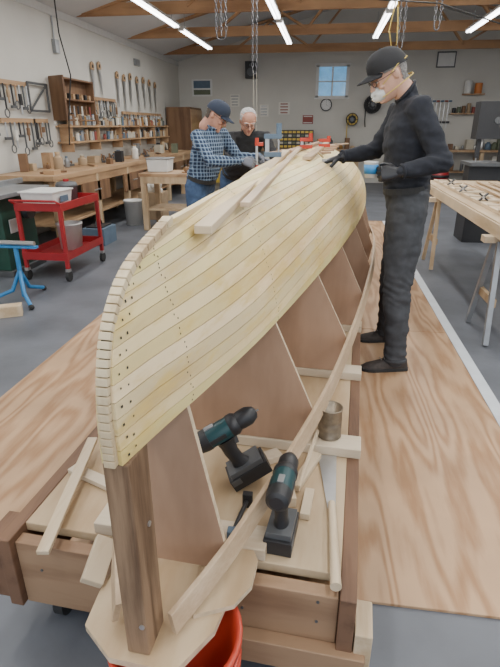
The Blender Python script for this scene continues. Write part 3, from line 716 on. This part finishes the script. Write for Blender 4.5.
for y,z,sy,sz in((7.25,2.0,.5,.03),(7.25,1.65,.5,.03),(7.0,1.83,.03,.36),(7.5,1.83,.03,.36)): b.box((-4.04,y,z),(.02,sy,sz),'dgrey')
b.beam((-4.04,7.0,1.65),(-4.04,7.5,2.0),.02,.02,'dgrey'); b.done()
b=MB('electrical_box'); b.box((-4.068,8.0,2.55),(.06,.12,.18),'grey'); b.cyl((-4.08,8.0,2.6),(-4.08,8.0,2.94),.012,'grey',n=8); b.box((-4.075,11.5,2.7),(.04,.3,.12),'grey'); b.done(.003)
b=MB('hanging_power_cord'); b.tube([(-3.6,7.2,3.15),(-3.62,7.25,2.6),(-3.55,7.3,2.1),(-3.7,7.4,1.6),(-3.8,7.5,1.2)],.009,'cable',6); b.done()
# table saw
b=MB('green_table_saw')
b.box((-3.45,4.95,.42),(.55,.6,.72),'green',None,.96); b.box((-3.45,4.95,.03),(.62,.66,.06),'dgrey'); b.box((-3.45,4.9,.83),(.85,.95,.045),'grey'); b.box((-3.165,4.85,.5),(.012,.22,.14),'white')
b.cyl((-3.17,5.08,.62),(-3.11,5.08,.62),.09,'dgrey',n=20); b.cyl((-3.11,5.12,.66),(-3.07,5.12,.66),.015,'black'); b.box((-3.45,5.1,.88),(.03,.9,.06),'grey'); b.box((-3.45,4.64,.5),(.4,.01,.25),'white'); b.box((-3.45,4.636,.5),(.25,.01,.06),'green')
b.box((-3.5,4.8,.90),(.25,.3,.09),'tan'); b.box((-3.35,4.6,.885),(.16,.2,.06),'mutedred')
b.done(.006)
# red cart
b=MB('red_tool_cart')
for z,h in((.70,.07),(.22,.07)):
    b.box((-2.72,4.98,z),(.48,.86,.012),'red')
    for x in(-2.955,-2.485): b.box((x,4.98,z+h/2),(.012,.86,h),'red')
    for y in(4.555,5.405): b.box((-2.72,y,z+h/2),(.48,.012,h),'red')
for x in(-2.94,-2.50):
    for y in(4.57,5.39):
        b.box((x,y,.44),(.035,.035,.62),'red'); b.cyl((x-.015,y,.055),(x+.015,y,.055),.052,'rubber',n=18); b.box((x,y,.115),(.04,.05,.03),'steel')
b.tube([(-2.95,4.56,.76),(-2.95,4.48,.80),(-2.49,4.48,.80),(-2.49,4.56,.76)],.012,'red',8)
b.done(.002)
b=MB('white_bin'); b.box((-2.74,4.80,.785),(.30,.36,.14),'white',None,1.12); b.box((-2.74,4.80,.862),(.36,.43,.014),'white'); b.box((-2.56,4.8,.79),(.006,.16,.06),'mutedblue'); b.done(.01)
b=MB('grey_wet_vacuum'); b.lathe([(0,0),(.10,0),(.11,.14),(.115,.145),(.115,.165),(.10,.19),(.05,.20),(0,.20)],(-2.75,5.24,.707),'dgrey',20); b.cyl((-2.75,5.24,.905),(-2.75,5.24,.93),.03,'red'); b.done()
b=MB('white_bucket'); b.lathe([(0,0),(.11,0),(.13,.26),(.137,.26),(.137,.275),(.12,.275),(.10,.02),(0,.02)],(-2.68,5.05,.228),'white',24); b.tube([(-2.68+.135*math.cos(a),5.05,.49-.12*math.sin(a)) for a in[math.pi*i/10 for i in range(11)]],.003,'steel',5); b.done()
b=MB('white_bucket'); b.lathe([(0,0),(.13,0),(.15,.36),(.16,.36),(.16,.38),(.14,.38),(.12,.02),(0,.02)],(-2.98,7.75,0),'white',24); b.done()
b=MB('crumpled_shop_towels')
for k in range(7): b.ell((-2.85+random.uniform(-.1,.1),8.35+random.uniform(-.1,.1),.5+random.uniform(-.05,.06)),(.1,.09,.07),'paper',Matrix.Rotation(k,3,'X'),10,6)
b.box((-2.85,8.35,.22),(.4,.35,.44),'tan'); b.done(.004)
b=MB('blue_roller_stand')
b.cyl((-2.62,3.95,.04),(-2.62,3.95,.50),.02,'blue'); b.tube([(-2.42,3.72,.03),(-2.55,3.85,.10),(-2.62,3.95,.28)],.018,'blue'); b.tube([(-2.88,3.80,.03),(-2.70,3.92,.10),(-2.62,3.95,.28)],.018,'blue'); b.tube([(-2.60,4.25,.03),(-2.62,4.05,.10),(-2.62,3.95,.28)],.018,'blue')
b.tube([(-2.80,3.95,.52),(-2.44,3.95,.52)],.022,'steel'); b.box((-2.62,3.95,.49),(.40,.05,.02),'blue')
for q in((-2.42,3.72),(-2.88,3.80),(-2.60,4.25)): b.ell((q[0],q[1],.025),(.025,.025,.024),'rubber')
b.done()
b=MB('wood_block'); b.box((-2.55,3.55,.045),(.26,.10,.09),'piney',(0,0,.5)); b.done(.003)
b=MB('dark_tool_case'); b.box((-2.95,6.35,.11),(.3,.40,.22),'mutedblue'); b.box((-2.95,6.35,.23),(.22,.3,.02),'black'); b.tube([(-2.95,6.25,.24),(-2.95,6.27,.29),(-2.95,6.43,.29),(-2.95,6.45,.24)],.01,'black'); b.done(.01)
b=MB('wooden_work_table')
b.box((-2.25,7.6,.80),(.85,.7,.045),'bench'); b.box((-2.25,7.6,.3),(.75,.6,.025),'pinez')
for x in(-2.62,-1.88):
    for y in(7.3,7.9): b.box((x,y,.39),(.08,.08,.78),'pinez')
b.box((-2.25,7.27,.73),(.74,.03,.1),'pinez'); b.done(.004)
clutter('table_top_supplies',-2.05,-1.95,7.35,7.85,.823,4,.16)
b=MB('plastic_storage_tote'); b.box((-2.45,7.6,.915),(.30,.28,.18),'white',None,1.1); b.box((-2.45,7.6,1.012),(.36,.33,.02),'grey'); b.done(.01)
# ---------------------------------------------------------------- back wall
b=MB('tall_brown_cabinet'); b.box((-3.75,13.95,.95),(.62,1.2,1.9),'brown'); b.box((-3.43,13.65,.95),(.02,.56,1.8),'bench'); b.box((-3.43,14.25,.95),(.02,.56,1.8),'bench'); b.cyl((-3.41,13.9,1.0),(-3.41,13.9,1.15),.012,'steel'); b.done(.006)
b=MB('yellow_flammables_cabinet'); b.box((-3.12,14.5,.8),(.5,.5,1.6),'yellow'); b.box((-3.12,14.24,.8),(.02,.02,1.5),'dark'); b.box((-3.12,14.24,1.1),(.3,.01,.12),'red'); b.done(.006)
def poster(name,x,z,w,h,m1,m2,rows=4):
    b=MB(name); b.box((x,YB-.008,z),(w,.012,h),m1)
    for k in range(rows): b.box((x,YB-.016,z+h*(.36-.72*k/max(1,rows-1))),(w*random.uniform(.6,.85),.004,h*.09),m2)
    b.done()
b=MB('framed_poster'); b.box((-3.45,YB-.01,2.42),(.56,.02,.42),'white'); b.box((-3.45,YB-.024,2.50),(.46,.006,.18),'mutedblue'); b.box((-3.45,YB-.024,2.31),(.46,.006,.12),'olive'); b.done()
b=MB('framed_picture'); b.box((2.85,YB-.012,3.0),(.46,.024,.36),'dgrey'); b.box((2.85,YB-.027,3.0),(.40,.006,.30),'white'); b.done()
poster('wall_poster',-2.55,2.1,.25,.3,'paper','grey'); poster('wall_notice',-1.2,1.9,.3,.3,'paper','mutedred'); poster('wall_notice',-.55,1.62,.28,.22,'mutedred','white',2); poster('wall_notice',-1.75,1.85,.24,.3,'paper','grey')
b=MB('wall_clock'); R=basis(V((0,-1,0))); b.lathe([(0,0),(.155,0),(.155,.03),(.14,.035),(.135,.02),(0,.02)],(-.08,YB,1.98),'black',32,R); b.cyl((-.08,YB-.021,1.98),(-.08,YB-.024,1.98),.13,'white',n=32); b.beam((-.08,YB-.028,1.98),(-.08,YB-.028,2.08),.012,.004,'black'); b.beam((-.08,YB-.028,1.98),(-.02,YB-.028,1.95),.014,.004,'black')
for k in range(12): a=k*math.pi/6; b.box((-.08+.11*math.sin(a),YB-.026,1.98+.11*math.cos(a)),(.012,.003,.012),'black')
b.done()
b=MB('wall_speaker'); b.box((-2.08,YB-.13,2.82),(.3,.22,.4),'black'); b.cyl((-2.08,YB-.24,2.77),(-2.08,YB-.25,2.77),.10,'dgrey',n=20); b.cyl((-2.08,YB-.24,2.93),(-2.08,YB-.25,2.93),.04,'dgrey',n=16); b.box((-2.08,YB-.01,2.82),(.1,.03,.1),'steel'); b.done(.006)
b=MB('small_parts_organizer')
b.box((-.83,YB-.2,1.13),(.9,.3,.46),'black')
for r in range(5):
    for c in range(8): b.box((-1.22+c*.112,YB-.36,.95+r*.09),(.085,.03,.055),'yellow' if r%2==0 else ('olive' if c%2 else 'cream'))
b.done(.002)
b=MB('back_wall_workbench')
b.box((-.6,YB-.4,.87),(2.9,.7,.05),'bench'); b.box((3.4,YB-.4,.87),(3.6,.7,.05),'bench')
for x in(-2.0,-.6,.8,1.7,2.8,3.9,5.1): b.box((x,YB-.65,.42),(.09,.09,.84),'pinez'); b.box((x,YB-.1,.42),(.09,.09,.84),'pinez')
b.box((3.4,YB-.35,.35),(3.4,.5,.03),'bench'); b.done(.004)
def clutx(name,x0,x1,y,z,n,hm=.25):
    b=MB(name)
    for i in range(n):
        x=x0+(x1-x0)*(i+.5)/n; m=random.choice(PAL); h=random.uniform(.07,hm); w=random.uniform(.07,.2)
        if random.random()<.5: b.box((x,y,z+h/2),(w,.15,h),m,(0,0,random.uniform(-.3,.3)))
        else: r=w*.4; b.lathe([(0,0),(r,0),(r,h*.75),(r*.5,h*.9),(r*.5,h),(0,h)],(x,y,z),m,12)
    b.done(.003)
clutx('back_bench_tools',-1.9,-1.35,YB-.35,.897,4); clutx('back_bench_tools',-.3,.75,YB-.35,.897,7,.3); clutx('back_bench_supplies',1.7,5.1,YB-.35,.897,22,.35)
clutx('under_bench_boxes',1.9,4.9,YB-.35,.367,12,.4)
b=MB('wall_shelf_with_cans'); b.box((3.6,YB-.12,1.75),(1.0,.24,.03),'bench'); b.box((3.6,YB-.12,2.2),(.5,.24,.03),'bench')
for x,h,m in((3.45,.3,'white'),(3.7,.24,'orange')): b.cyl((x,YB-.12,2.215),(x,YB-.12,2.215+h),.09,m,n=16)
for k in range(8): b.cyl((3.18+k*.12,YB-.12,1.765),(3.18+k*.12,YB-.12,1.765+random.uniform(.1,.25)),.045,random.choice(PAL),n=12)
b.done()
def hosereel(x,z,R0,mt):
    b=MB('wall_hose_reel'); b.box((x,YB-.015,z),(.14,.03,.2),'dgrey'); b.cyl((x,YB-.03,z),(x,YB-.26,z),.05,'dgrey')
    for yy in(YB-.05,YB-.25):
        for r in(R0,R0*.6): b.tube([V((x+r*math.cos(a),yy,z+r*math.sin(a))) for a in[2*math.pi*i/24 for i in range(24)]],.010,'black',6,closed=True)
        for k in range(4): a=k*math.pi/4; b.beam((x-R0*math.cos(a),yy,z-R0*math.sin(a)),(x+R0*math.cos(a),yy,z+R0*math.sin(a)),.012,.012,'black')
    for q in range(5):
        for r in(R0*.72,R0*.85): b.tube([V((x+r*math.cos(a),YB-.08-.035*q,z+r*math.sin(a))) for a in[2*math.pi*i/24 for i in range(24)]],.017,mt,6,closed=True)
    b.tube([(x-R0*.8,YB-.15,z),(x-R0*.8,YB-.15,z-.4),(x-R0*.7,YB-.15,z-.55)],.014,mt); b.done()
hosereel(1.12,1.98,.21,'cable'); hosereel(2.05,1.72,.22,'dgrey'); hosereel(.62,1.62,.15,'yrope')
b=MB('hanging_clamps')
for k in range(7):
    x=2.45+k*.10; b.box((x,YB-.04,1.75),(.02,.012,.7),'steel'); b.box((x+.03,YB-.06,2.05),(.08,.03,.04),'mutedred' if k%2 else 'mutedblue'); b.box((x+.03,YB-.06,1.55),(.08,.03,.05),'black')
b.done(.001)
b=MB('red_shop_vacuum'); b.lathe([(0,.05),(.2,.05),(.22,.35),(.23,.36),(.23,.40),(.2,.5),(.1,.56),(0,.57)],(2.6,12.6,0),'red',24); b.lathe([(.22,.36),(.235,.36),(.235,.42),(.21,.42)],(2.6,12.6,0),'black',24,cap=False); b.tube([(2.5,12.4,.3),(2.3,12.2,.4),(2.15,12.3,.2),(2.2,12.6,.04)],.025,'black')
for a in range(4): b.ell((2.6+.18*math.cos(a*1.57),12.6+.18*math.sin(a*1.57),.03),(.03,.03,.028),'rubber')
b.done()
# ---------------------------------------------------------------- right side
b=MB('right_work_table')
b.box((1.62,5.0,.835),(.86,3.2,.02),'ply2'); 
for x in(1.2,2.04): b.box((x,5.0,.79),(.04,3.2,.09),'piney')
for k in range(7): b.box((1.62,3.42+k*.525,.79),(.80,.04,.085),'pine')
b.done(.003)
for y in(3.7,5.75):
    b=MB('sawhorse'); b.box((1.62,y,.722),(1.0,.09,.045),'piney')
    for sx in(1.22,2.02):
        for sy in(-1,1): b.beam((sx,y+sy*.05,.71),(sx+(-.03 if sx<1.5 else .03),y+sy*.24,.012),.036,.036,'pinez' if y>5 else 'grey',V((1,0,0)))
        b.beam((sx,y-.17,.3),(sx,y+.17,.3),.03,.06,'pinez')
    b.done(.002)
b=MB('wooden_slat_frame')
for x in(1.30,1.46): b.box((x,5.0,.858),(.03,2.9,.026),'piney')
for k in range(10): b.box((1.38,3.7+k*.28,.878),(.20,.03,.014),'pine')
b.done(.002)
b=MB('loose_wood_strips')
for k in range(9):
    x0=1.52+k*.05+random.uniform(-.02,.02); b.beam((x0,3.5+random.random()*.3,.853+.012*(k%2)),(x0+random.uniform(-.08,.1),6.3+random.uniform(-.5,.2),.853+.012*(k%2)),.024,.012,random.choice(('piney','batten','pinez')))
b.done(.001)
b=MB('spring_clamps')
for x,y,m in((1.30,3.9,'dgrey'),(1.31,4.5,'black'),(1.29,5.1,'dgrey'),(1.31,5.7,'black'),(1.9,4.2,'black'),(1.85,5.0,'mutedred')):
    b.beam((x-.03,y,.88),(x+.04,y+.03,.935),.018,.012,m); b.beam((x-.03,y+.03,.935),(x+.04,y,.88),.018,.012,m); b.cyl((x,y-.005,.905),(x,y+.03,.905),.010,'steel',n=8)
b.done(.001)
b=MB('bandsaw')
x,y=2.10,7.3
b.box((x,y,.35),(.46,.46,.7),'black'); b.box((x,y,1.0),(.55,.55,.04),'dgrey'); 
b.box((x,y,.80),(.50,.26,.34),'black'); b.box((x+.02,y,1.52),(.50,.26,.44),'black'); b.cyl((x,y-.14,1.52),(x,y-.13,1.52),.04,'dgrey',n=20)
b.box((x+.2,y,1.1),(.12,.22,.9),'black'); b.box((x-.16,y-.02,1.22),(.05,.06,.3),'black'); b.box((x-.16,y-.02,1.14),(.012,.003,.3),'steel'); b.done(.05)
# ---------------------------------------------------------------- hanging chains, cables
def chain(name,x,y,z0,z1,strands=2):
    b=MB(name)
    for s_ in range(strands):
        dx=(s_-(strands-1)/2)*.05; z=z1; k=0
        while z<z0:
            pts=[]
            for i in range(10):
                a=2*math.pi*i/10; u=.012*math.cos(a); w=.026*math.sin(a)
                pts.append(V((x+dx+(u if k%2 else 0),y+(0 if k%2 else u),z+w)))
            b.tube(pts,.0045,'chain',5,closed=True); z+=.042; k+=1
    if strands>1: b.tube([(x+.05*(strands-1)/2*math.cos(a),y,z1-.02+.04*math.sin(a)) for a in[math.pi+math.pi*i/8 for i in range(9)]],.007,'chain',6)
    b.box((x,y,z0-.02),(.10,.10,.12),'dgrey'); b.done()
chain('ceiling_chain',-1.17,6,3.76,2.36,3); chain('ceiling_chain',-.95,7,3.82,2.12,2); chain('ceiling_chain',.68,6,4.2,2.24,2); chain('ceiling_chain',1.02,6,4.3,2.4,2)
b=MB('hanging_cord')
for x in(-.965,-.925): b.tube([(x,7,2.1),(x+.005,7,1.6),(x,6.98,1.35)],.003,'lrope',5)
b.tube([(.62,6,2.6),(.64,6,2.4),(.65,6,2.22),(.60,6,2.2),(.56,6,2.35),(.60,6,2.6)],.007,'yrope',6); b.done()
b=MB('overhead_power_cable'); b.tube([(-.9,5.5,3.92),(-.6,5.5,3.1),(-.1,5.5,2.66),(.4,5.4,2.50),(.9,5.3,2.44),(1.4,5.2,2.26),(1.8,5.1,2.02),(2.3,5.0,1.88),(2.9,5.0,1.85),(4.5,5,2.0),(6.48,5,2.4)],.006,'cable',6); b.done()
# ---------------------------------------------------------------- camera
cd=D.cameras.new('camera'); cam=D.objects.new('camera',cd); COL.objects.link(cam); S.camera=cam
cam.location=(0,0,1.45); cam.rotation_euler=(math.radians(90-22.5),0,math.radians(8.2))
cd.sensor_fit='VERTICAL'; cd.sensor_height=24; cd.lens=24*500/667; cd.clip_start=.05
